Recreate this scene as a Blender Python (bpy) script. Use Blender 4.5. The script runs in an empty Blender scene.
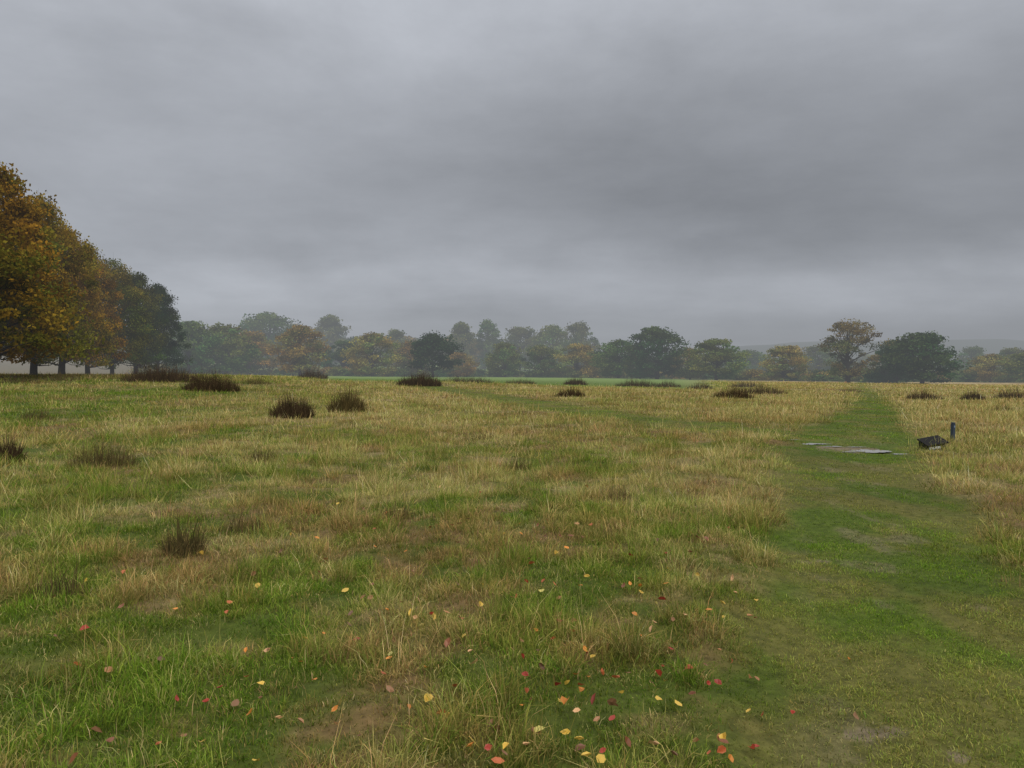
import bpy, math, numpy as np
from mathutils import Vector, Euler
R0=np.random.default_rng(7)
sc=bpy.context.scene
sc.view_settings.view_transform='Standard'
sc.view_settings.look='None'
sc.view_settings.exposure=0
F=740.0; HY=374.0; EYE=1.6

# ------------------------------------------------------------ noise / terrain
TAB=np.random.default_rng(3).random((256,256))
def vn(x,y,s=0):
    x=np.asarray(x,float)+s*17.3; y=np.asarray(y,float)+s*31.7
    xi=np.floor(x).astype(int); yi=np.floor(y).astype(int)
    fx=x-xi; fy=y-yi; fx=fx*fx*(3-2*fx); fy=fy*fy*(3-2*fy)
    a=TAB[xi%256,yi%256]; b=TAB[(xi+1)%256,yi%256]; c=TAB[xi%256,(yi+1)%256]; d=TAB[(xi+1)%256,(yi+1)%256]
    return (a*(1-fx)+b*fx)*(1-fy)+(c*(1-fx)+d*fx)*fy
def fbm(x,y,s=0,o=4):
    v=0;a=.5;t=0;f=1
    for i in range(o):
        v=v+a*vn(x*f,y*f,s+i);t+=a;a*=.5;f*=2.03
    return v/t
def ss(a,b,x):
    t=np.clip((np.asarray(x,float)-a)/(b-a),0,1); return t*t*(3-2*t)
PY=[-20,0,3.0,4.3,6.4,8.1,11.2,15.6,21.1,32.9,45.5,66,110,300]
PL=[-8,-0.1,.91,1.35,2.15,2.8,3.8,5.6,8.07,14.4,20.7,30.6,51,140]
PR=[-5,2.0,2.9,3.6,4.33,5.07,6.5,8.7,11.6,17.5,23.4,33.3,53,142]
QY=[18,20.8,25,33,46,58,90,150]; QX=[9.5,6.4,4.9,2.1,-2,-6,-16,-36]
PUD=((7.75,16.0,.40,.26,1),(7.0,17.3,.34,.16,2),(8.25,15.6,.20,.10,3),(7.25,16.7,.22,.08,4),(7.75,16.75,.18,.07,5),(7.2,15.75,.15,.08,6),(6.7,17.8,.2,.08,7))
def path_mask(x,y):
    n=(fbm(x*.9,y*.9,5,4)-.5)*1.1
    l=np.interp(y,PY,PL); r=np.interp(y,PY,PR)
    w=.24+.010*np.abs(y)
    m=ss(-w,w,x-l+n)*ss(-w,w,r-x+n)
    q=np.interp(y,QY,QX); hw=1.5
    m2=ss(hw+.8,hw-.5,np.abs(x-q)+n)*ss(17,20,y)*ss(160,120,y)
    m2=m2*.85
    return np.maximum(m,m2), m
def hgt(x,y):
    x=np.asarray(x,float); y=np.asarray(y,float)
    d=np.hypot(x,y); yy=np.maximum(y,1e-3)
    b=np.where(y>0,x/np.maximum(yy,np.abs(x)*.5+1e-3),np.sign(x)*.6)
    far=np.interp(b,[-.75,-.45,-.2,.1,.3,.6],[1.45,1.4,.85,.45,-.05,-.45])
    h=far*ss(12,80,d)
    h=h+np.clip(d-270,0,500)*.045*ss(.25,-.1,b)
    h=h+(fbm(x*.35,y*.35,9,3)-.5)*.16*ss(.5,3,d)+(fbm(x*.04,y*.04,11,2)-.5)*.5*ss(15,60,d)*ss(160,60,d)
    _,m=path_mask(x,y)
    h=h-m*.05+ (fbm(x*2.2,y*2.2,19,3)-.5)*.12*ss(60,10,d)*(1-.7*m)
    pd=np.hypot((x-7.5)/1.2,(y-16.5)/1.3)
    h=h-0.03*ss(1.4,.6,pd)
    return h
def site(px,py,dflt=None):
    b=(px-512)/F; t=(HY-py)/F
    ys=np.geomspace(2,400,4000)
    g=EYE+t*ys-hgt(b*ys,ys)
    k=np.where(g<0)[0]
    y=ys[k[0]] if len(k) else (dflt or 200)
    if dflt and y>dflt: y=dflt
    return b*y,y,float(hgt(b*y,y))

GREEN=np.array([.120,.180,.022]); LUSH=np.array([.135,.200,.024]); STRAW=np.array([.45,.35,.165]); BROWN=np.array([.29,.185,.08]); MUD=np.array([.20,.165,.105]); FAIR=np.array([.18,.27,.06]);OLIVE=np.array([.245,.235,.062])
def mix(a,b,t): return a*(1-t[...,None])+b*t[...,None]
def col_at(x,y):
    x=np.asarray(x,float); y=np.asarray(y,float); d=np.hypot(x,y); b=x/np.maximum(y,1)
    n1=fbm(x*.22,y*.22,21,4); n2=fbm(x*1.0,y*1.0,22,4); n3=fbm(x*3.2,y*3.2,23,3)
    dry=.30*n1+.37*n2+.33*n3
    dry=ss(.41,.60,dry)
    bias=.05+ss(10,32,y)*ss(-.45,-.10,b)*.50 + ss(.25,.6,b)*ss(5,9,y)*.4
    bias=bias-ss(-.15,-.5,b)*ss(14,50,y)*.12
    dry=np.clip(dry*.85+bias,0,1)
    c=mix(GREEN[None],OLIVE[None],np.clip(dry*2,0,1)); c=mix(c,STRAW[None],np.clip(dry*1.7-.7,0,1))
    br=ss(.51,.64,fbm(x*.9,y*.9,31,4))*.8
    c=mix(c,BROWN[None],br*np.clip(dry*1.5,0,1))
    pm,m1=path_mask(x,y)
    pc=mix(LUSH[None],OLIVE[None]*.95,ss(.40,.66,fbm(x*1.5,y*1.1,41,5))*.9)
    pc=pc*(.82+.4*fbm(x*.7,y*.5,43,3))[:,None]
    c=mix(c,pc,pm)
    cx=(np.interp(y,PY,PL)+np.interp(y,PY,PR))/2
    mud=ss(.60,.72,fbm(x*3.6,y*2.2,51,4))*ss(1.0,.2,np.abs(x-cx)-.1)*m1*.6
    for (mx,my,ra,rb) in ((1.68,3.42,.15,.045),(2.75,6.55,.2,.05),(7.5,16.4,.8,.55),(1.95,3.2,.05,.04)):
        q=np.hypot((x-mx)/ra,(y-my)/rb)+(fbm(x*6,y*6,61,3)-.5)*1.6
        mud=np.maximum(mud,ss(1.25,.75,q))
    c=mix(c,MUD[None],mud)
    fw=ss(68,84,y+(fbm(x*.05,y*.05,71,2)-.5)*24)*ss(-.33,-.22,b)*ss(.33,.2,b)
    c=mix(c,FAIR[None],fw)
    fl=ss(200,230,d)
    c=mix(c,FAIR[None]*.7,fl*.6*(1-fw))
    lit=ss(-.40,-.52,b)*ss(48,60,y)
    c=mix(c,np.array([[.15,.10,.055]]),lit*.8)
    return c,dry,pm,mud,fw

# ------------------------------------------------------------ mesh helpers
def mk_mesh(name,V,Q,mats,mi=None,attrs=None,smooth=False,T=None):
    me=bpy.data.meshes.new(name); V=np.asarray(V,np.float32); Q=np.asarray(Q,np.int32)
    me.vertices.add(len(V)); me.vertices.foreach_set('co',V.ravel())
    idx=Q.ravel(); tot=np.full(len(Q),4,np.int32)
    if T is not None: idx=np.concatenate([idx,np.asarray(T,np.int32).ravel()]); tot=np.concatenate([tot,np.full(len(T),3,np.int32)])
    st=np.concatenate([[0],np.cumsum(tot)[:-1]]).astype(np.int32)
    me.loops.add(idx.size); me.loops.foreach_set('vertex_index',idx)
    me.polygons.add(len(tot)); me.polygons.foreach_set('loop_start',st); me.polygons.foreach_set('loop_total',tot)
    for m in mats: me.materials.append(m)
    if mi is not None: me.polygons.foreach_set('material_index',np.asarray(mi,np.int32))
    me.update(calc_edges=True)
    me.polygons.foreach_set('use_smooth',np.full(len(tot),bool(smooth)))
    if attrs:
        for k,(t,v) in attrs.items():
            a=me.attributes.new(k,t,'POINT')
            if t=='FLOAT': a.data.foreach_set('value',np.asarray(v,np.float32).ravel())
            else: a.data.foreach_set('color',np.asarray(v,np.float32).ravel())
    return me
def add(name,me,loc=(0,0,0),parent=None):
    o=bpy.data.objects.new(name,me); o.location=loc; sc.collection.objects.link(o)
    if parent: o.parent=parent
    return o
def tube(P,rad,n=6):
    P=np.asarray(P,float); k=len(P); V=[];a=np.linspace(0,2*np.pi,n,endpoint=False)
    for i in range(k):
        t=P[min(i+1,k-1)]-P[max(i-1,0)]; t=t/np.linalg.norm(t)
        u=np.cross(t,[0.31,.95,.1]); u/=np.linalg.norm(u); w=np.cross(t,u)
        V.append(P[i]+rad[i]*(np.cos(a)[:,None]*u+np.sin(a)[:,None]*w))
    V=np.concatenate(V); Q=[]
    for i in range(k-1):
        for j in range(n):
            Q.append([i*n+j,i*n+(j+1)%n,(i+1)*n+(j+1)%n,(i+1)*n+j])
    return V,np.array(Q)
def blades(rng,n,rad,hmin,hmax,w,lean,curl):
    a=rng.random(n)*2*np.pi; r=rad*np.sqrt(rng.random(n)); b=np.stack([r*np.cos(a),r*np.sin(a),np.zeros(n)-.005],1)
    h=hmin+(hmax-hmin)*rng.random(n)**1.3
    th=rng.random(n)*2*np.pi; L=lean*rng.random(n)**.7
    dr=np.stack([np.cos(th),np.sin(th),np.zeros(n)],1); od=b/np.maximum(rad,1e-4); od[:,2]=0
    dr=dr+od*.7; dr/=np.linalg.norm(dr,axis=1)[:,None]
    fa=rng.random(n)*2*np.pi; s=np.stack([np.cos(fa),np.sin(fa),np.zeros(n)],1)*w*(.6+.8*rng.random(n))[:,None]*.5
    up=np.array([0,0,1.]); 
    p1=b+up*(h*.5*np.cos(L*.6))[:,None]+dr*(h*.5*np.sin(L*.6))[:,None]
    L2=L*(1+curl*rng.random(n))
    p2=p1+up*(h*.5*np.cos(L2))[:,None]+dr*(h*.5*np.sin(L2))[:,None]
    V=np.stack([b-s,b+s,p1-s*.85,p1+s*.85,p2-s*.15,p2+s*.15],1).reshape(-1,3)
    i=np.arange(n)[:,None]*6
    Q=np.concatenate([i+np.array([[0,1,3,2]]),i+np.array([[2,3,5,4]])])
    rnd=np.repeat(rng.random(n),6); tt=np.tile([0,0,.5,.5,1,1],n)
    return V,Q,rnd,tt

# ------------------------------------------------------------ material helpers
def mat(name):
    m=bpy.data.materials.new(name); m.use_nodes=True; nt=m.node_tree; nt.nodes.clear()
    return m,nt,nt.nodes,nt.links
def N(ns,t,**k):
    n=ns.new(t)
    for a,v in k.items(): setattr(n,a,v)
    return n
def mixc(ns,ls,a,b,f,bt='MIX'):
    n=ns.new('ShaderNodeMix'); n.data_type='RGBA'; n.blend_type=bt
    for s,v in ((n.inputs[0],f),(n.inputs[6],a),(n.inputs[7],b)):
        if hasattr(v,'links'): ls.new(v,s)
        elif isinstance(v,(int,float)): s.default_value=v
        else: s.default_value=(*v,1)
    return n.outputs[2]
def math_(ns,ls,op,a,b=0.,clamp=False):
    n=ns.new('ShaderNodeMath'); n.operation=op; n.use_clamp=clamp
    for s,v in ((n.inputs[0],a),(n.inputs[1],b)):
        if hasattr(v,'links'): ls.new(v,s)
        else: s.default_value=v
    return n.outputs[0]
HAZE_COL=(.30,.318,.342)
def painted_haze(m,ns,ls,sh,k=.0017,start=50.):
    # painted haze: fog-coloured emission mixed in by distance from the scene origin
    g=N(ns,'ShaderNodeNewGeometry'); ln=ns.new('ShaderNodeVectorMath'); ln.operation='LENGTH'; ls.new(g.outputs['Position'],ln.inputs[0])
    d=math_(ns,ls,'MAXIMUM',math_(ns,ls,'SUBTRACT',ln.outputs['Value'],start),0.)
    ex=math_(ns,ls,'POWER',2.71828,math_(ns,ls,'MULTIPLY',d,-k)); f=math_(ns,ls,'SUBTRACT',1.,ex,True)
    e=N(ns,'ShaderNodeEmission'); e.inputs[0].default_value=(*HAZE_COL,1); mx=N(ns,'ShaderNodeMixShader'); ls.new(f,mx.inputs[0]); ls.new(sh,mx.inputs[1]); ls.new(e.outputs[0],mx.inputs[2])
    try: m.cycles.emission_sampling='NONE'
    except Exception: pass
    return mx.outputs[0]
def foliage_out(m,ns,ls,col,tr=.3,rough=.6,spec=.25,haze=False,diff=False):
    if diff: p=N(ns,'ShaderNodeBsdfDiffuse'); ls.new(col,p.inputs[0])
    else:
        p=N(ns,'ShaderNodeBsdfPrincipled'); p.inputs['Roughness'].default_value=rough; p.inputs['Specular IOR Level'].default_value=spec
        ls.new(col,p.inputs['Base Color'])
    t=N(ns,'ShaderNodeBsdfTranslucent'); ls.new(col,t.inputs[0])
    mx=N(ns,'ShaderNodeMixShader'); mx.inputs[0].default_value=tr; ls.new(p.outputs[0],mx.inputs[1]); ls.new(t.outputs[0],mx.inputs[2])
    out=mx.outputs[0]
    if haze: out=painted_haze(m,ns,ls,out)
    o=N(ns,'ShaderNodeOutputMaterial'); ls.new(out,o.inputs[0])
def simple(name,c,rough=.8,c2=None,scale=20,bump=.2,spec=.3,haze=False):
    m,nt,ns,ls=mat(name); p=N(ns,'ShaderNodeBsdfPrincipled'); o=N(ns,'ShaderNodeOutputMaterial')
    tc=N(ns,'ShaderNodeTexCoord'); nz=N(ns,'ShaderNodeTexNoise'); nz.inputs['Scale'].default_value=scale; nz.inputs['Detail'].default_value=6; ls.new(tc.outputs['Object'],nz.inputs['Vector'])
    ls.new(mixc(ns,ls,c,c2 or tuple(v*.6 for v in c),nz.outputs[0]),p.inputs['Base Color'])
    b=N(ns,'ShaderNodeBump'); b.inputs['Strength'].default_value=bump; b.inputs['Distance'].default_value=.02; ls.new(nz.outputs[0],b.inputs['Height']); ls.new(b.outputs[0],p.inputs['Normal'])
    p.inputs['Roughness'].default_value=rough; p.inputs['Specular IOR Level'].default_value=spec
    ls.new(painted_haze(m,ns,ls,p.outputs[0]) if haze else p.outputs[0],o.inputs[0])
    return m

def ground_mat():
    m,nt,ns,ls=mat('meadow_ground'); a=N(ns,'ShaderNodeAttribute',attribute_type='GEOMETRY',attribute_name='gcol')
    g=N(ns,'ShaderNodeNewGeometry'); n1=N(ns,'ShaderNodeTexNoise'); n1.inputs['Scale'].default_value=11; n1.inputs['Detail'].default_value=6; n1.inputs['Roughness'].default_value=.7
    ls.new(g.outputs['Position'],n1.inputs['Vector'])
    cr=N(ns,'ShaderNodeValToRGB'); ls.new(n1.outputs[0],cr.inputs[0]); e=cr.color_ramp.elements
    e[0].position=.3;e[0].color=(.45,.45,.4,1);e[1].position=.7;e[1].color=(1.25,1.15,1.15,1)
    c=mixc(ns,ls,a.outputs['Color'],cr.outputs[0],1.,'MULTIPLY')
    p=N(ns,'ShaderNodeBsdfPrincipled'); ls.new(c,p.inputs['Base Color']); p.inputs['Roughness'].default_value=.9; p.inputs['Specular IOR Level'].default_value=.15
    b=N(ns,'ShaderNodeBump'); b.inputs['Strength'].default_value=.7; b.inputs['Distance'].default_value=.03; ls.new(n1.outputs[0],b.inputs['Height']); ls.new(b.outputs[0],p.inputs['Normal'])
    o=N(ns,'ShaderNodeOutputMaterial'); ls.new(painted_haze(m,ns,ls,p.outputs[0]),o.inputs[0]); return m

# ------------------------------------------------------------ ground sheet
rr=np.concatenate([[.01,.4,.9],np.geomspace(1.3,400,520),np.geomspace(430,6000,30)])
aa=np.concatenate([np.radians(np.linspace(-50,50,520)),np.radians(np.linspace(50,310,90))[1:-1]])
A,Rr=np.meshgrid(aa,rr); X=Rr*np.sin(A); Y=Rr*np.cos(A); na=len(aa); nr=len(rr)
x=X.ravel(); y=Y.ravel(); z=hgt(x,y)
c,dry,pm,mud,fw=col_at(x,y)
gi=np.arange(nr-1)[:,None]*na; gj=np.arange(na)[None]; gj2=(gj+1)%na
Q=np.stack([gi+gj,gi+gj2,gi+na+gj2,gi+na+gj],-1).reshape(-1,4)[:,::-1]
dd_=np.hypot(x,y)
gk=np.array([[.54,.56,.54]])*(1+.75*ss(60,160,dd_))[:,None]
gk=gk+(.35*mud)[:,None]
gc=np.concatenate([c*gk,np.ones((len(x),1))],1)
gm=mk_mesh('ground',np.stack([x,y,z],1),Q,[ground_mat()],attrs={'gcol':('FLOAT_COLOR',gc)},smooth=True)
ground=add('ground',gm)

# ------------------------------------------------------------ grass, built blade by blade in one mesh
def grass():
    NB_=24; D0=8600./NB_; d0=5.5; W=math.radians(90)
    dd=np.geomspace(1.8,170,900); dens=np.where(dd<d0,D0,D0*(d0/dd)**1.98)
    cum=np.concatenate([[0],np.cumsum((dens*dd*W)[:-1]*np.diff(dd))]); n=int(cum[-1])
    u=R0.random(n)*cum[-1]; d=np.interp(u,cum,dd); a=(R0.random(n)-.5)*W
    x=d*np.sin(a); y=d*np.cos(a)
    c,dry,pm,mud,fw=col_at(x,y)
    pe=np.full(n,9.)
    for (cx,cy,ra,rb,sd) in PUD: pe=np.minimum(pe,np.hypot((x-cx)/(ra*.8),(y-cy)/(rb*.9)))
    cl=fbm(x*2.6,y*2.6,95,3)
    keep=(R0.random(n)>mud*.70)&~((fw>.5)&(d>90))&(pe>.9)&((R0.random(n)<.55+1.4*ss(.3,.55,cl))|(pm>.5))
    x,y,d,c,dry,pm,mud,fw,cl=[v[keep] for v in (x,y,d,c,dry,pm,mud,fw,cl)]; n=len(x)
    short=(pm+R0.normal(0,.12,n)>.5)|(fw>.5)
    tus=(~short)&(fbm(x*1.9,y*1.9,97,3)>.595)&(R0.random(n)<.6)
    tall=(~short)&(R0.random(n)<(.05+.34*dry))
    s=np.maximum(1,d/6)
    rad=.11*s*(.7+.6*R0.random(n))*np.where(tus&(d<25),.65,1)
    clv=ss(.3,.7,cl)
    h=np.where(short,.024,np.where(tus,.125,np.where(tall,.105,.054)))*(.7+.6*R0.random(n))*np.where(short,.6+.7*clv,.45+.95*clv)*(.75+.5*fbm(x*.8,y*.8,91,3))*np.minimum(1.7,s**.30)
    jit=(.74+.52*R0.random(n))[:,None]*(1+R0.normal(0,.06,(n,3)))
    c=c*(.70+.58*clv)[:,None]
    pk=R0.random(n); c=np.where(((pk<.15)&~short)[:,None],c*.35+STRAW*.72,c); c=np.where(((pk>.93)&~short)[:,None],c*.4+BROWN*.65,c); c=np.where(((pk>.42)&(pk<.62)&~short)[:,None],c*.45+GREEN*.6,c)
    c=np.where(((pk<.08)&short)[:,None],c*.6+STRAW*.35,c)
    c=np.where((tus&(R0.random(n)<.55))[:,None],c*.5+BROWN*.5,c)
    c=np.clip(c*jit*1.27,0,1)
    I=np.repeat(np.arange(n),NB_); m=len(I); R=R0
    an=R.random(m)*6.2832; rr_=np.sqrt(R.random(m)); bx=x[I]+rad[I]*rr_*np.cos(an); by=y[I]+rad[I]*rr_*np.sin(an)
    hz=hgt(x,y); e=.05; gx=(hgt(x+e,y)-hz)/e; gy=(hgt(x,y+e)-hz)/e
    far_=d>25; gx[far_]=0; gy[far_]=0
    bz=hz[I]+gx[I]*(bx-x[I])+gy[I]*(by-y[I])-.006
    L=h[I]*(.45+1.0*R.random(m)**1.2); stem=R.random(m)<.10; L=np.where(stem&~short[I],L*1.7,L)
    th=an+R.normal(0,1.1,m); le=1.40*R.random(m)**.75; le=np.where(stem,le*.7,le)
    wd=.0043*s[I]*(.6+.8*R.random(m))*np.where(stem,.6,1)*.5
    fa=R.random(m)*6.2832; 
    rn=np.clip(R.random(m)*.85+np.where(stem,.22,0),0,1)
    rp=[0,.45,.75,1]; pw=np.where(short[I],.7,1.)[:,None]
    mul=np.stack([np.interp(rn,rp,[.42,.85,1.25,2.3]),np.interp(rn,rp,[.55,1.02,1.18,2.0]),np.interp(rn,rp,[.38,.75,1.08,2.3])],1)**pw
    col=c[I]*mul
    B=np.stack([bx,by,bz],1); S=np.stack([np.cos(fa)*wd,np.sin(fa)*wd,0*wd],1); D=np.stack([np.cos(th),np.sin(th),0*th],1); U=np.array([0,0,1.])
    P1=B+U*(L*.5*np.cos(le*.6))[:,None]+D*(L*.5*np.sin(le*.6))[:,None]
    l2=le*(1+.8*R.random(m)); P2=P1+U*(L*.5*np.cos(l2))[:,None]+D*(L*.5*np.sin(l2))[:,None]
    nr_=d[I]<9
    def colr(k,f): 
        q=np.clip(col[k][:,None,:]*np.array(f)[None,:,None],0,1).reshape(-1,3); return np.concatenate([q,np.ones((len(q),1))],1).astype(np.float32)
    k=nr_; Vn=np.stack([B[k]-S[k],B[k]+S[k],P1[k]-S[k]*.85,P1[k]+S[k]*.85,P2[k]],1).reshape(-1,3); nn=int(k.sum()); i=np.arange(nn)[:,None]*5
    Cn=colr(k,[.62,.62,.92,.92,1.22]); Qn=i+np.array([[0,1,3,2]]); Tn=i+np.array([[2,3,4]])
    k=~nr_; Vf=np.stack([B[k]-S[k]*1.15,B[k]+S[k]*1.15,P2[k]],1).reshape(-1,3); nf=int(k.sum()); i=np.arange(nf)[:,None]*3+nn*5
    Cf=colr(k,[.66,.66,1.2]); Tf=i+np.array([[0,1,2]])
    print('blades',nn,nf)
    m_,nt,ns,ls=mat('grass_blades'); a=N(ns,'ShaderNodeAttribute',attribute_type='GEOMETRY',attribute_name='bcol')
    foliage_out(m_,ns,ls,a.outputs['Color'],.3,diff=True)
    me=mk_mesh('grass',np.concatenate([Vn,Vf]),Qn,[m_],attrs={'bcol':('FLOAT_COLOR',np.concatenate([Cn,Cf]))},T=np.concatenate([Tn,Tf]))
    add('grass',me)
grass()

# ------------------------------------------------------------ scatter through geometry nodes
def scatter(name,P,rot,scl,idx,coll,cols=None):
    me=bpy.data.meshes.new(name); me.vertices.add(len(P)); me.vertices.foreach_set('co',np.asarray(P,np.float32).ravel())
    def at(n,t,v,f):
        a=me.attributes.new(n,t,'POINT'); a.data.foreach_set(f,v.ravel())
    at('irot','FLOAT_VECTOR',np.asarray(rot,np.float32),'vector'); at('iscl','FLOAT_VECTOR',np.asarray(scl,np.float32),'vector')
    at('idx','INT',np.asarray(idx,np.int32),'value')
    if cols is not None: at('tcol','FLOAT_COLOR',np.concatenate([cols,np.ones((len(P),1))],1).astype(np.float32),'color')
    me.update(); o=add(name,me)
    g=bpy.data.node_groups.new(name+'_scatter','GeometryNodeTree')
    g.interface.new_socket('Geometry',in_out='INPUT',socket_type='NodeSocketGeometry'); g.interface.new_socket('Geometry',in_out='OUTPUT',socket_type='NodeSocketGeometry')
    i=g.nodes.new('NodeGroupInput'); ou=g.nodes.new('NodeGroupOutput'); ip=g.nodes.new('GeometryNodeInstanceOnPoints')
    mp=g.nodes.new('GeometryNodeMeshToPoints')
    ci=g.nodes.new('GeometryNodeCollectionInfo'); ci.inputs['Collection'].default_value=coll; ci.inputs['Separate Children'].default_value=True; ci.inputs['Reset Children'].default_value=True
    def na_(n,t):
        q=g.nodes.new('GeometryNodeInputNamedAttribute'); q.data_type=t; q.inputs['Name'].default_value=n; return q.outputs['Attribute']
    L=g.links; L.new(i.outputs[0],mp.inputs[0]); L.new(mp.outputs[0],ip.inputs['Points']); L.new(ci.outputs[0],ip.inputs['Instance'])
    ip.inputs['Pick Instance'].default_value=True
    L.new(na_('idx','INT'),ip.inputs['Instance Index']); L.new(na_('irot','FLOAT_VECTOR'),ip.inputs['Rotation']); L.new(na_('iscl','FLOAT_VECTOR'),ip.inputs['Scale'])
    L.new(ip.outputs[0],ou.inputs[0])
    md=o.modifiers.new('scatter','NODES'); md.node_group=g
    return o

# ------------------------------------------------------------ trees
def leaf_mat(name,inst=False,haze=True):
    m,nt,ns,ls=mat(name); oi=N(ns,'ShaderNodeObjectInfo'); a=N(ns,'ShaderNodeAttribute',attribute_type='GEOMETRY',attribute_name='shade')
    h=N(ns,'ShaderNodeAttribute',attribute_type='GEOMETRY',attribute_name='hue')
    if inst:
        base=N(ns,'ShaderNodeAttribute',attribute_type='INSTANCER',attribute_name='tcol').outputs['Color']
    else: base=oi.outputs['Color']
    g=mixc(ns,ls,base,(.62,.98,.9),1.,'MULTIPLY'); o=mixc(ns,ls,base,(1.25,1.0,.8),1.,'MULTIPLY')
    c=mixc(ns,ls,g,o,h.outputs['Fac'])
    cb=N(ns,'ShaderNodeCombineColor'); [ls.new(a.outputs['Fac'],cb.inputs[i]) for i in range(3)]
    c=mixc(ns,ls,c,cb.outputs[0],1.,'MULTIPLY')
    foliage_out(m,ns,ls,c,.28,.6,.2,haze=haze,diff=True); return m
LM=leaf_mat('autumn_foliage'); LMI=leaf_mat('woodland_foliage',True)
BARK=simple('bark',(.07,.06,.045),.9,(.03,.025,.02),4,.6,.1,haze=True)
PROF={'beech':([0,.1,.3,.55,.8,1],[.80,.96,1,.86,.55,.12]),'oak':([0,.15,.4,.7,.9,1],[.62,.9,1,.85,.58,.2]),
 'tall':([0,.2,.45,.7,.9,1],[.55,.75,.8,.72,.45,.12]),'pine':([0,.2,.4,.7,.9,1],[.9,1,.95,.75,.5,.2]),'bush':([0,.2,.5,.8,1],[.95,1,.9,.6,.2])}
def tree_mesh(name,seed,H,R,cb,prof,nc,nl,ls_,cs=.17,lm=None,hollow=.45,tr=None):
    rng=np.random.default_rng(seed); tp,rp=PROF[prof]; z0=cb*H
    u=rng.random(nc)**.85; th=rng.random(nc)*2*np.pi
    lob=1+.46*(fbm(np.cos(th)*1.6+seed,np.sin(th)*1.6+u*2.5,seed%50,3)-.5)*2
    rad=np.interp(u,tp,rp)*R*lob*rng.random(nc)**hollow
    top=H*(1-.5*cs*R/H)
    C=np.stack([rad*np.cos(th),rad*np.sin(th),z0+u*(top-z0)+rng.normal(0,.02*H,nc)],1)
    cr=R*cs*(.55+.85*rng.random(nc))
    V=[];Qs=[];mi=[];sh=[];hu=[];off=0
    def put(v,q,m,s,h):
        nonlocal off
        V.append(v);Qs.append(q+off);off+=len(v);mi.append(np.full(len(q),m));sh.append(np.broadcast_to(s,(len(v),)));hu.append(np.broadcast_to(h,(len(v),)))
    tr=tr or H*.022+.05
    bend=rng.normal(0,.03*H,(6,2)); bend[0]=0;bend[1]*=.2
    zt=np.array([-.1,.03,.15,.4,.65,.9])*H; TP=np.stack([np.cumsum(bend[:,0])*.5,np.cumsum(bend[:,1])*.5,zt],1)
    v,q=tube(TP,tr*np.array([1.6,1.15,.95,.7,.4,.1]),8); put(v,q,0,1,0)
    nb=min(nc,70)
    for k in rng.choice(nc,nb,replace=False):
        e=C[k]; hz=np.clip(e[2]*rng.uniform(.35,.75),z0*.55,H*.8)
        s=np.array([np.interp(hz,zt,TP[:,0]),np.interp(hz,zt,TP[:,1]),hz]); e2=s+(e-s)*1.15
        m=s+(e-s)*.5+np.array([0,0,-.04*H*rng.random()])+rng.normal(0,.03*R,3)
        r0=tr*rng.uniform(.18,.4); v,q=tube([s,s*.5+m*.5+rng.normal(0,.02*R,3),m,m*.5+e2*.5+rng.normal(0,.03*R,3),e2],[r0,r0*.75,r0*.5,r0*.3,r0*.08],5); put(v,q,0,1,0)
    L=nc*nl; ci=np.repeat(np.arange(nc),nl)
    g=rng.normal(0,1,(L,3)); g/=np.maximum(1,np.linalg.norm(g,axis=1)/2.3)[:,None]
    P=C[ci]+g*cr[ci][:,None]*np.array([.66,.66,.38])
    P[:,2]=np.maximum(P[:,2],z0-.25*rng.random(L)*H*.08)
    a1=rng.normal(0,1,(L,3)); a1/=np.linalg.norm(a1,axis=1)[:,None]; a2=np.cross(a1,rng.normal(0,1,(L,3))); a2/=np.linalg.norm(a2,axis=1)[:,None]
    sz=(ls_*(.55+.8*rng.random(L)))[:,None]
    a1*=sz*.62;a2*=sz*.38
    v=np.stack([P-a1,P-a2+a1*.1,P+a1,P+a2+a1*.1],1).reshape(-1,3); q=np.arange(L*4).reshape(-1,4)
    cs_=.45+1.0*rng.random(nc); hc=np.clip(fbm(C[:,0]*.3+5,C[:,2]*.3+C[:,1]*.25,3,2)*2.2-.6+rng.normal(0,.18,nc),0,1)
    put(v,q,1,np.repeat(cs_[ci]*(.7+.6*rng.random(L)),4),np.repeat(np.clip(hc[ci]+rng.normal(0,.12,L),0,1),4))
    return mk_mesh(name,np.concatenate(V),np.concatenate(Qs),[BARK,lm or LM],np.concatenate(mi),{'shade':('FLOAT',np.concatenate(sh)),'hue':('FLOAT',np.concatenate(hu))})
def put_tree(name,me,H0,R0_,px,top,wpx,d,col,rz):
    b=(px-512)/F; x=b*d; y=d; g=float(hgt(x,y)); zt=EYE+(HY-top)/F*d
    sz=(zt-g)/H0; sx=(wpx/F*d/2)/R0_
    o=add(name,me,(x,y,g-.05)); o.scale=(sx,sx,sz); o.rotation_euler=(0,0,rz); o.color=(*col,1); return o
NB=[tree_mesh('beech_a',101,16,6,.085,'beech',230,150,.24,.155,hollow=.30,tr=.38),tree_mesh('beech_b',102,16,6,.09,'beech',230,150,.24,.155,hollow=.30,tr=.36),tree_mesh('beech_c',103,16,6,.10,'oak',220,150,.24,.16,hollow=.30,tr=.34)]
row=[(-75,150,190,50,(.23,.155,.020),0),(-8,163,150,56,(.25,.165,.020),1),(34,200,104,66,(.21,.155,.020),2),(62,228,88,76,(.26,.165,.020),0),(88,248,72,88,(.23,.145,.020),1),(112,262,62,100,(.14,.125,.020),2),(136,275,58,113,(.08,.09,.018),0),(158,285,50,126,(.035,.052,.015),1)]
for i,(px,tp,w,d,cl_,v) in enumerate(row):
    put_tree('beech_tree' if i<7 else 'oak_tree',NB[v],16,6,px,tp,w,d,cl_,i*1.3)
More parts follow.
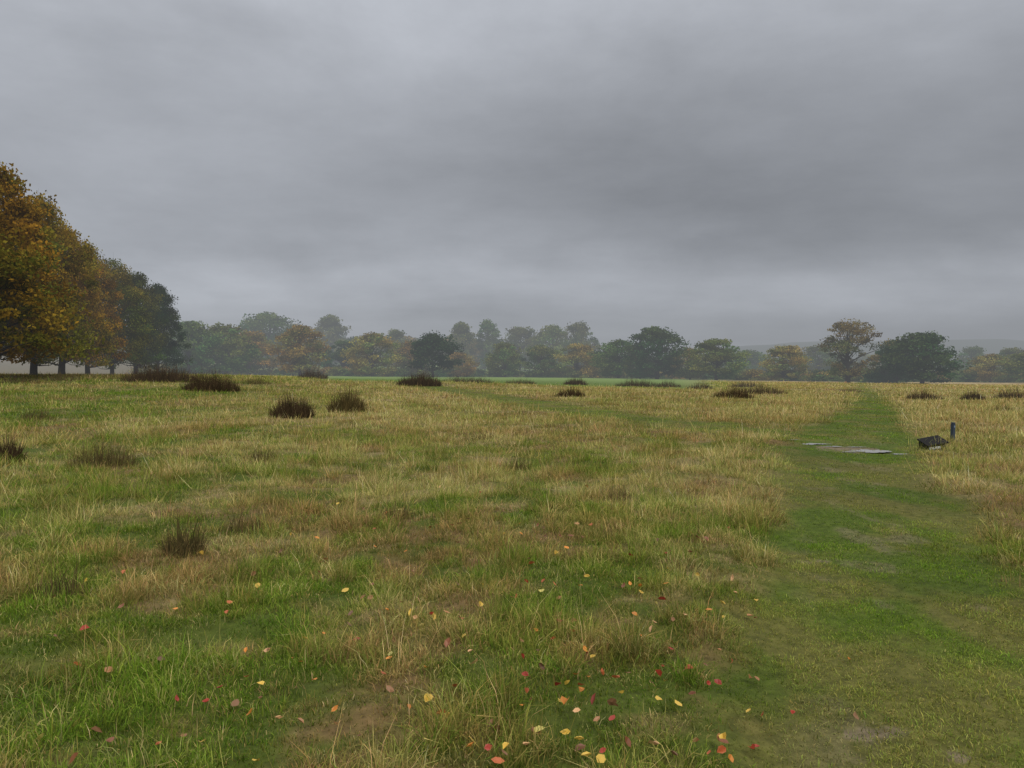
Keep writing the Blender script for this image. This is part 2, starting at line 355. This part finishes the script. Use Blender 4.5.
VO=[tree_mesh('oak_%d'%i,200+i,14,7,.06+.02*(i%2),'oak',115,75,.52,.18,hollow=.4) for i in range(4)]
VT=[tree_mesh('tall_%d'%i,300+i,18,6,.08,'tall',110,70,.6,.2) for i in range(2)]
VOP=tree_mesh('oak_open',401,14,7,.12,'oak',95,80,.36,.145,hollow=.5,tr=.5)
VP=tree_mesh('pine',501,12,6,.20,'pine',75,120,.45,.24,hollow=.5)
k_=1.6
def K(*c): return tuple(v*k_ for v in c)
OR=K(.145,.105,.030);OC=K(.165,.14,.038);DG=K(.034,.058,.020);GB=K(.075,.088,.028);OL=K(.088,.108,.028);GR=K(.058,.092,.026)
T=[(190,322,50,205,GR,'O'),(226,325,64,215,OL,'O'),(250,330,50,235,OR,'O'),(270,313,62,330,GR,'O'),(300,326,52,200,OR,'O'),(330,315,38,380,GB,'T'),(345,340,44,240,DG,'O'),
(372,333,50,215,OC,'O'),(396,330,34,330,GB,'T'),(410,341,34,230,OR,'O'),(433,334,46,190,(.026,.055,.02),'P'),(461,322,30,340,GB,'T'),(488,321,30,350,GR,'T'),(505,343,38,230,OL,'O'),(520,326,44,350,GB,'O'),
(541,345,36,225,GB,'O'),(552,326,42,330,OL,'O'),(577,323,44,340,GB,'O'),(577,343,46,225,OC,'O'),(618,340,48,210,GR,'O'),(657,328,60,200,DG,'O'),(690,348,36,200,OC,'O'),(716,338,54,190,OL,'O'),
(748,350,44,300,GR,'O'),(785,346,46,185,OC,'O'),(818,346,44,270,GB,'O'),(848,321,62,158,(.17,.145,.05),'X'),(896,340,44,160,DG,'O'),(922,333,66,150,DG,'O'),(972,347,36,280,GR,'O'),(1012,347,34,230,GB,'O'),(990,354,40,180,OC,'O'),(1040,350,60,170,OL,'O'),(640,350,30,205,OL,'O'),(600,352,30,230,OR,'O'),(458,352,36,225,OR,'O')]
for i,(px,tp,w,d,cl_,k) in enumerate(T):
    if k=='O': me,h,r,nm=VO[i%4],14,7,'oak_tree'
    elif k=='T': me,h,r,nm=VT[i%2],18,6,'lime_tree'
    elif k=='X': me,h,r,nm=VOP,14,7,'oak_tree'
    else: me,h,r,nm=VP,12,6,'pine_tree'
    put_tree(nm,me,h,r,px,tp,w*1.06,d,cl_,i*2.1)
WC=bpy.data.collections.new('woodland_kinds')
for i in range(3): WC.objects.link(bpy.data.objects.new('w%d'%i,tree_mesh('w%d'%i,600+i,14,6.5,.04,'oak',90,50,.75,.2,lm=LMI)))
for i in range(2): WC.objects.link(bpy.data.objects.new('x%d'%i,tree_mesh('x%d'%i,620+i,3,3,.0,'bush',60,50,.42,.25,lm=LMI,tr=.1)))
rng=np.random.default_rng(77); P=[];SC=[];ID=[];CO=[]
pal=[OR,OC,GB,OL,GR,DG,GB,OL]
for i in range(300):
    b=rng.uniform(-.62,.95); d=rng.uniform(340,620)
    hh=rng.uniform(9,13.5)+ (2 if b<.15 else 0)
    x=b*d;P.append((x,d,float(hgt(x,d))-.3)); s=hh/14; SC.append((s*rng.uniform(.8,1.3),)*2+(s,)); ID.append(rng.integers(0,3)); CO.append(pal[rng.integers(0,8)])
scatter('distant_woodland',P,[(0,0,rng.random()*6.3) for _ in P],SC,ID,WC,np.array(CO))
P=[];SC=[];ID=[];CO=[]
for i in range(260):
    b=rng.uniform(-.5,.95); d=np.interp(b,[-.5,0,.3,.45,.9],[235,238,215,185,200])+rng.normal(0,8)
    x=b*d;P.append((x,d,float(hgt(x,d))-.2)); s=rng.uniform(.5,1.25); SC.append((s*rng.uniform(.9,1.5),)*2+(s*.9,)); ID.append(3+rng.integers(0,2)); CO.append(pal[rng.integers(0,8)])
scatter('hedgerow_shrubs',P,[(0,0,rng.random()*6.3) for _ in P],SC,ID,WC,np.array(CO))

def hills():
    xs=np.linspace(-900,2600,160); rows=[1150,1300,1500,1750,2200]; hs=[0,.55,.9,1,.8]
    V=[]
    for yy,k in zip(rows,hs):
        ridge=(fbm(xs*.0022,xs*0+2,13,4)*75+25)*ss(-200,700,xs)+10
        V.append(np.stack([xs,np.full_like(xs,yy),-3+k*ridge],1))
    V=np.concatenate(V); n=160; Q=[[i*n+j,i*n+j+1,(i+1)*n+j+1,(i+1)*n+j] for i in range(4) for j in range(n-1)]
    m,nt,ns,ls=mat('hill_woodland'); p=N(ns,'ShaderNodeBsdfDiffuse'); p.inputs[0].default_value=(.05,.06,.03,1); o=N(ns,'ShaderNodeOutputMaterial'); ls.new(painted_haze(m,ns,ls,p.outputs[0],k=.0009),o.inputs[0])
    add('distant_hills',mk_mesh('distant_hills',V,Q,[m],smooth=True))
hills()

# ------------------------------------------------------------ rush / heather clumps
def rush_mat(name,c1,c2):
    m,nt,ns,ls=mat(name); r=N(ns,'ShaderNodeAttribute',attribute_type='GEOMETRY',attribute_name='rnd')
    foliage_out(m,ns,ls,mixc(ns,ls,c1,c2,r.outputs['Fac']),.15,.7,.15,haze=True,diff=True); return m
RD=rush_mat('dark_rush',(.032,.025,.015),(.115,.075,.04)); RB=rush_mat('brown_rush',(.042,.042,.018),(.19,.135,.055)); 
def clump(px,py,w,h,m,dflt=None,nb=900,name='rush_clump',lean=.95):
    x,y,z=site(px,py,dflt); W=w/F*y/2*1.1; Hh=h/F*y
    rng=np.random.default_rng(int(px*7+py))
    v,q,r,t=blades(rng,nb,1.,.5,1.2,max(.008,y*.0011)/max(W,.01),lean,.5)
    b=v.reshape(-1,6,3); rad=np.hypot(b[:,0,0],b[:,0,1]); an=np.arctan2(b[:,0,1],b[:,0,0])
    edge=.72+.55*fbm(np.cos(an)*1.7+px,np.sin(an)*1.7,14,3)
    k=(np.clip(1-rad**2*.85,0,1))**.65*(.6+.85*fbm(np.cos(an)*rad*3+px,np.sin(an)*rad*3,4,3))
    b[:,:,2]*=k[:,None]; b[:,:,0:2]=b[:,0:1,0:2]*edge[:,None,None]+(b[:,:,0:2]-b[:,0:1,0:2])*.5*Hh/max(W,.01)
    v=b.reshape(-1,3)
    v=v*np.array([W,W*.6,Hh*1.15]); me=mk_mesh(name,v,q,[m],attrs={'rnd':('FLOAT',r)}); return add(name,me,(x,y,z-.02))
for a in [(160,382,66,20,RD,70,2700),(212,391,48,19,RD,None,2200),(293,417,40,22,RD,None,1500),(347,413,34,24,RB,None,1300),(8,463,28,26,RD,None,800),(104,465,60,28,RB,None,750),(183,556,44,44,RB,None,330),(245,533,50,30,RB,None,190),
  (419,386,40,14,RD,80,2000),(465,383,48,8,RD,90,1700),(575,385,24,8,RD,95,900),(571,397,28,10,RD,None,1000),(637,387,44,9,RD,90,1500),(520,384,32,6,RD,90,800),(733,398,38,12,RD,None,1300),(762,394,44,10,RD,None,1300),(700,390,28,8,RD,None,800),
  (925,400,34,10,RD,None,1100),(973,400,22,9,RD,None,800),(1012,399,32,11,RD,None,1000),(312,378,28,10,RD,88,700),(850,392,24,5,RB,None,500),(1003,412,24,8,RB,None,500),(745,387,32,7,RD,None,600),(668,387,24,7,RD,90,500),(255,384,28,8,RB,80,500),(60,381,40,9,RB,66,600),(20,383,40,9,RD,60,600),
  (35,420,30,13,RB,None,350),(520,470,30,16,RB,None,180),(480,440,34,12,RB,None,220),(560,428,36,10,RB,None,240),(395,520,40,24,RB,None,180),(620,500,34,18,RB,None,160),(260,460,36,16,RB,None,220),(60,600,60,44,RB,None,210)]:
    clump(a[0],a[1],a[2],a[3],a[4],a[5],a[6])

# ------------------------------------------------------------ puddle
def puddle():
    m,nt,ns,ls=mat('puddle_water'); p=N(ns,'ShaderNodeBsdfPrincipled'); o=N(ns,'ShaderNodeOutputMaterial'); ls.new(p.outputs[0],o.inputs[0])
    p.inputs['Base Color'].default_value=(.20,.17,.12,1); p.inputs['Roughness'].default_value=.04; p.inputs['IOR'].default_value=1.6; p.inputs['Specular IOR Level'].default_value=1.
    nz=N(ns,'ShaderNodeTexNoise'); nz.inputs['Scale'].default_value=12; b=N(ns,'ShaderNodeBump'); b.inputs['Strength'].default_value=.05; ls.new(nz.outputs[0],b.inputs['Height']); ls.new(b.outputs[0],p.inputs['Normal'])
    V=[];fs=[];o_=0
    for (cx,cy,ra,rb,sd) in PUD:
        n=90; a=np.linspace(0,2*np.pi,n,endpoint=False); r=.15+1.7*fbm(np.cos(a)*2.6+sd*9,np.sin(a)*2.6,6,4)
        X=cx+ra*r*np.cos(a); Y=cy+rb*r*np.sin(a)
        zz=float(np.percentile(hgt(X,Y),60))+.01
        V+=np.concatenate([np.stack([X,Y,np.full(n,zz)],1),np.stack([cx+(X-cx)*.4,cy+(Y-cy)*.4,np.full(n,zz)],1),np.array([[cx,cy,zz]])]).tolist()
        fs+=[(o_+i,o_+(i+1)%n,o_+n+(i+1)%n,o_+n+i) for i in range(n)]+[(o_+n+i,o_+n+(i+1)%n,o_+2*n) for i in range(n)]; o_+=2*n+1
    me=bpy.data.meshes.new('puddle'); me.from_pydata(V,[],fs); me.materials.append(m); me.update(); add('puddle',me)
puddle()

# ------------------------------------------------------------ fallen leaves
def leaves():
    rng=np.random.default_rng(15); m,nt,ns,ls=mat('fallen_leaf'); a=N(ns,'ShaderNodeAttribute',attribute_type='GEOMETRY',attribute_name='lcol'); foliage_out(m,ns,ls,a.outputs['Color'],.15,.45,.4)
    pts=[]
    while len(pts)<290:
        py=475+rng.random()**.95*305
        px=rng.normal(540,190) if rng.random()<.62 else rng.uniform(-100,1100)
        if py<520 and rng.random()<.5: continue
        x,y,z=site(px,py)
        if px>770 and rng.random()<.88: continue
        pts.append((x,y,z))
    cols=[(.66,.43,.07),(.64,.24,.04),(.46,.12,.04),(.34,.045,.025),(.22,.11,.05),(.64,.36,.17),(.54,.46,.12),(.24,.09,.04),(.38,.18,.07)]
    pr=np.array([.16,.15,.13,.12,.14,.08,.05,.09,.08])
    V=[];Q=[];C=[];o=0
    for (x,y,z) in pts:
        L=rng.uniform(.030,.062); w=L*rng.uniform(.55,.9); f=rng.uniform(-.1,.5)*w
        p=np.array([[-.5*L,0,0],[-.2*L,.42*w,f*.8],[.2*L,.40*w,f],[.5*L,0,rng.uniform(0,.015)],[.2*L,-.40*w,f],[-.2*L,-.42*w,f*.8],[.0,0,-.002]])
        pmk=float(path_mask(np.array([x]),np.array([y]))[0][0])
        M=np.array(Euler((rng.normal(0,.45),rng.normal(0,.45),rng.random()*6.28)).to_matrix()); p=p@M.T+np.array([x,y,z+(.02 if pmk>.5 else .045)+.025*rng.random()])
        V.append(p); Q+= [(o,o+6,o+2,o+1),(o+6,o+3,o+2),(o+6,o+4,o+3),(o,o+5,o+4,o+6)]
        c=np.array(cols[rng.choice(9,p=pr/pr.sum())])*rng.uniform(.7,1.2); C.append(np.tile(np.append(c,1),(7,1))); o+=7
    me=bpy.data.meshes.new('fallen_leaves'); me.from_pydata(np.concatenate(V).tolist(),[],Q); me.materials.append(m); me.update()
    at=me.attributes.new('lcol','FLOAT_COLOR','POINT'); at.data.foreach_set('color',np.concatenate(C).astype(np.float32).ravel())
    add('fallen_leaves',me)
leaves()

# ------------------------------------------------------------ small sloped sign and marker post
def box(name,sx,sy,sz,m,parent,loc=(0,0,0),rot=(0,0,0),bev=.006,top=None):
    import bmesh
    bm=bmesh.new(); bmesh.ops.create_cube(bm,size=1)
    for v in bm.verts:
        v.co.x*=sx;v.co.y*=sy;v.co.z*=sz
        if top and v.co.z>0: v.co.x*=top[0];v.co.y*=top[1]
    bmesh.ops.bevel(bm,geom=bm.edges[:],offset=bev,segments=2,affect='EDGES'); me=bpy.data.meshes.new(name); bm.to_mesh(me); bm.free(); me.materials.append(m)
    o=add(name,me,loc,parent); o.rotation_euler=rot; return o
WOODD=simple('dark_wet_timber',(.022,.020,.019),.75,(.009,.009,.009),14,.4,.12); WHITE=simple('weathered_white_panel',(.72,.73,.73),.5,(.50,.52,.50),9,.1); BLUE=simple('blue_grey_paint',(.06,.08,.11),.7,(.035,.045,.06),18,.2,.2)
def sign():
    import bmesh
    x,y,z=site(934,449); e=bpy.data.objects.new('low_sloped_sign',None); sc.collection.objects.link(e); e.location=(x,y,z+.015); e.rotation_euler=(0,0,math.radians(8))
    # wedge-shaped body: low on the left and front, high at the back right, topped by a thin board
    bm=bmesh.new(); co_=[(-.24,-.12,-.06),(.22,-.12,-.06),(.22,.16,-.06),(-.24,.16,-.06),(-.24,-.12,.05),(.22,-.12,.10),(.22,.16,.24),(-.24,.16,.14)]
    vs=[bm.verts.new(c_) for c_ in co_]
    for f_ in ((3,2,1,0),(4,5,6,7),(0,1,5,4),(1,2,6,5),(2,3,7,6),(3,0,4,7)): bm.faces.new([vs[i_] for i_ in f_])
    bmesh.ops.bevel(bm,geom=bm.edges[:],offset=.008,segments=2,affect='EDGES'); me=bpy.data.meshes.new('body'); bm.to_mesh(me); bm.free(); me.materials.append(WOODD); add('body',me,(0,0,0),e)
    box('sloped_board',.52,.36,.03,WOODD,e,(0,0.02,.155),(math.radians(22),math.radians(-9),0),.008)
    box('label_panel',.27,.006,.055,WHITE,e,(-.06,-.126,.018),(0,math.radians(-5),0),.002)
    x,y,z=site(953,441); e=bpy.data.objects.new('waymarker_post',None); sc.collection.objects.link(e); e.location=(x,y,z-.03); e.rotation_euler=(0,math.radians(2),.3)
    box('post',.080,.080,.56,BLUE,e,(0,0,.17),bev=.008); box('cap',.087,.087,.03,BLUE,e,(0,0,.467),bev=.008,top=(.8,.8)); box('marker_plate',.04,.006,.05,simple('marker_plate',(.25,.32,.42),.6),e,(0,-.045,.38),bev=.002)
sign()

# ------------------------------------------------------------ sky / light
SE,SR=math.radians(48),math.radians(150)
w=bpy.data.worlds.new('World'); sc.world=w; w.use_nodes=True; nt=w.node_tree; ns=nt.nodes; ls=nt.links; ns.clear()
sky=N(ns,'ShaderNodeTexSky',sky_type='NISHITA'); sky.sun_disc=False; sky.sun_elevation=SE; sky.sun_rotation=SR
b1=N(ns,'ShaderNodeBackground'); b1.inputs[1].default_value=.1; ls.new(sky.outputs[0],b1.inputs[0])
tc=N(ns,'ShaderNodeTexCoord'); sp=N(ns,'ShaderNodeSeparateXYZ'); ls.new(tc.outputs['Generated'],sp.inputs[0])
zc=math_(ns,ls,'MAXIMUM',sp.outputs[2],0.)
za=math_(ns,ls,'ADD',zc,.16)
cx=N(ns,'ShaderNodeCombineXYZ'); ls.new(math_(ns,ls,'DIVIDE',sp.outputs[0],za),cx.inputs[0]); ls.new(math_(ns,ls,'DIVIDE',sp.outputs[1],za),cx.inputs[1])
mp=N(ns,'ShaderNodeMapping'); mp.inputs['Scale'].default_value=(.8,1.1,1); mp.inputs['Rotation'].default_value=(0,0,.2); mp.inputs['Location'].default_value=(3.1,1.7,0); ls.new(cx.outputs[0],mp.inputs[0])
n1=N(ns,'ShaderNodeTexNoise'); n1.inputs['Scale'].default_value=.8; n1.inputs['Detail'].default_value=9; n1.inputs['Roughness'].default_value=.52; n1.inputs['Distortion'].default_value=.1; ls.new(mp.outputs[0],n1.inputs['Vector'])
n3=N(ns,'ShaderNodeTexNoise'); n3.inputs['Scale'].default_value=3.0; n3.inputs['Detail'].default_value=8; n3.inputs['Roughness'].default_value=.58; n3.inputs['Distortion'].default_value=.15
mp3=N(ns,'ShaderNodeMapping'); mp3.inputs['Scale'].default_value=(1,1,2.6); ls.new(tc.outputs['Generated'],mp3.inputs[0]); ls.new(mp3.outputs[0],n3.inputs['Vector'])
n2=N(ns,'ShaderNodeTexNoise'); n2.inputs['Scale'].default_value=3.4; n2.inputs['Detail'].default_value=8; n2.inputs['Roughness'].default_value=.6; ls.new(tc.outputs['Generated'],n2.inputs['Vector'])
zw=math_(ns,ls,'ADD',zc,math_(ns,ls,'MULTIPLY',math_(ns,ls,'SUBTRACT',n2.outputs[0],.5),.12),True)
cr=N(ns,'ShaderNodeValToRGB'); ls.new(zw,cr.inputs[0]); e=cr.color_ramp.elements; cr.color_ramp.interpolation='B_SPLINE'
stops=[(0,.32),(.07,.30),(.12,.40),(.165,.30),(.28,.295),(.45,.43),(.65,1.0),(1,1.9)]
e[0].position=0; e[0].color=(.302,.32,.346,1); e[1].position=1; e[1].color=(1.9,1.9,1.9,1)
for p,vv in stops[1:-1]:
    q=e.new(p); q.color=(vv*.94,vv*.985,vv*1.075,1)
f=math_(ns,ls,'ADD',math_(ns,ls,'MULTIPLY',math_(ns,ls,'SUBTRACT',n1.outputs[0],.5),.8),1.0)
fb=math_(ns,ls,'ADD',math_(ns,ls,'MULTIPLY',math_(ns,ls,'SUBTRACT',n3.outputs[0],.5),.6),1.0)
lo=N(ns,'ShaderNodeMapRange'); lo.inputs[1].default_value=0; lo.inputs[2].default_value=.11; ls.new(zc,lo.inputs[0])
f=math_(ns,ls,'MULTIPLY',f,fb)
f=math_(ns,ls,'ADD',math_(ns,ls,'MULTIPLY',math_(ns,ls,'SUBTRACT',f,1.),lo.outputs[0]),1.)
f2=math_(ns,ls,'ADD',math_(ns,ls,'MULTIPLY',sp.outputs[0],-.20),1.0)
ff=math_(ns,ls,'MULTIPLY',f,f2); cb=N(ns,'ShaderNodeCombineColor'); [ls.new(ff,cb.inputs[i]) for i in range(3)]
cc_=mixc(ns,ls,cr.outputs[0],cb.outputs[0],1.,'MULTIPLY')
b2=N(ns,'ShaderNodeBackground'); b2.inputs[1].default_value=1.08; ls.new(cc_,b2.inputs[0])
mx=N(ns,'ShaderNodeMixShader'); mx.inputs[0].default_value=.97; ls.new(b1.outputs[0],mx.inputs[1]); ls.new(b2.outputs[0],mx.inputs[2])
wo=N(ns,'ShaderNodeOutputWorld'); ls.new(mx.outputs[0],wo.inputs[0])
sl=bpy.data.lights.new('sun','SUN'); sl.energy=1.5; sl.angle=math.radians(20); sl.color=(1,.97,.92); so=bpy.data.objects.new('sun',sl); sc.collection.objects.link(so)
dv=Vector((math.sin(SR)*math.cos(SE),math.cos(SR)*math.cos(SE),math.sin(SE))); so.rotation_euler=dv.to_track_quat('Z','Y').to_euler()
# ------------------------------------------------------------ camera
cam=bpy.data.cameras.new('camera'); co=bpy.data.objects.new('camera',cam); sc.collection.objects.link(co); cam.sensor_width=36; cam.lens=36*F/1024; cam.clip_end=9000; cam.clip_start=.05
co.location=(0,0,EYE); co.rotation_euler=(math.radians(90)-math.atan(10/F),0,0); sc.camera=co
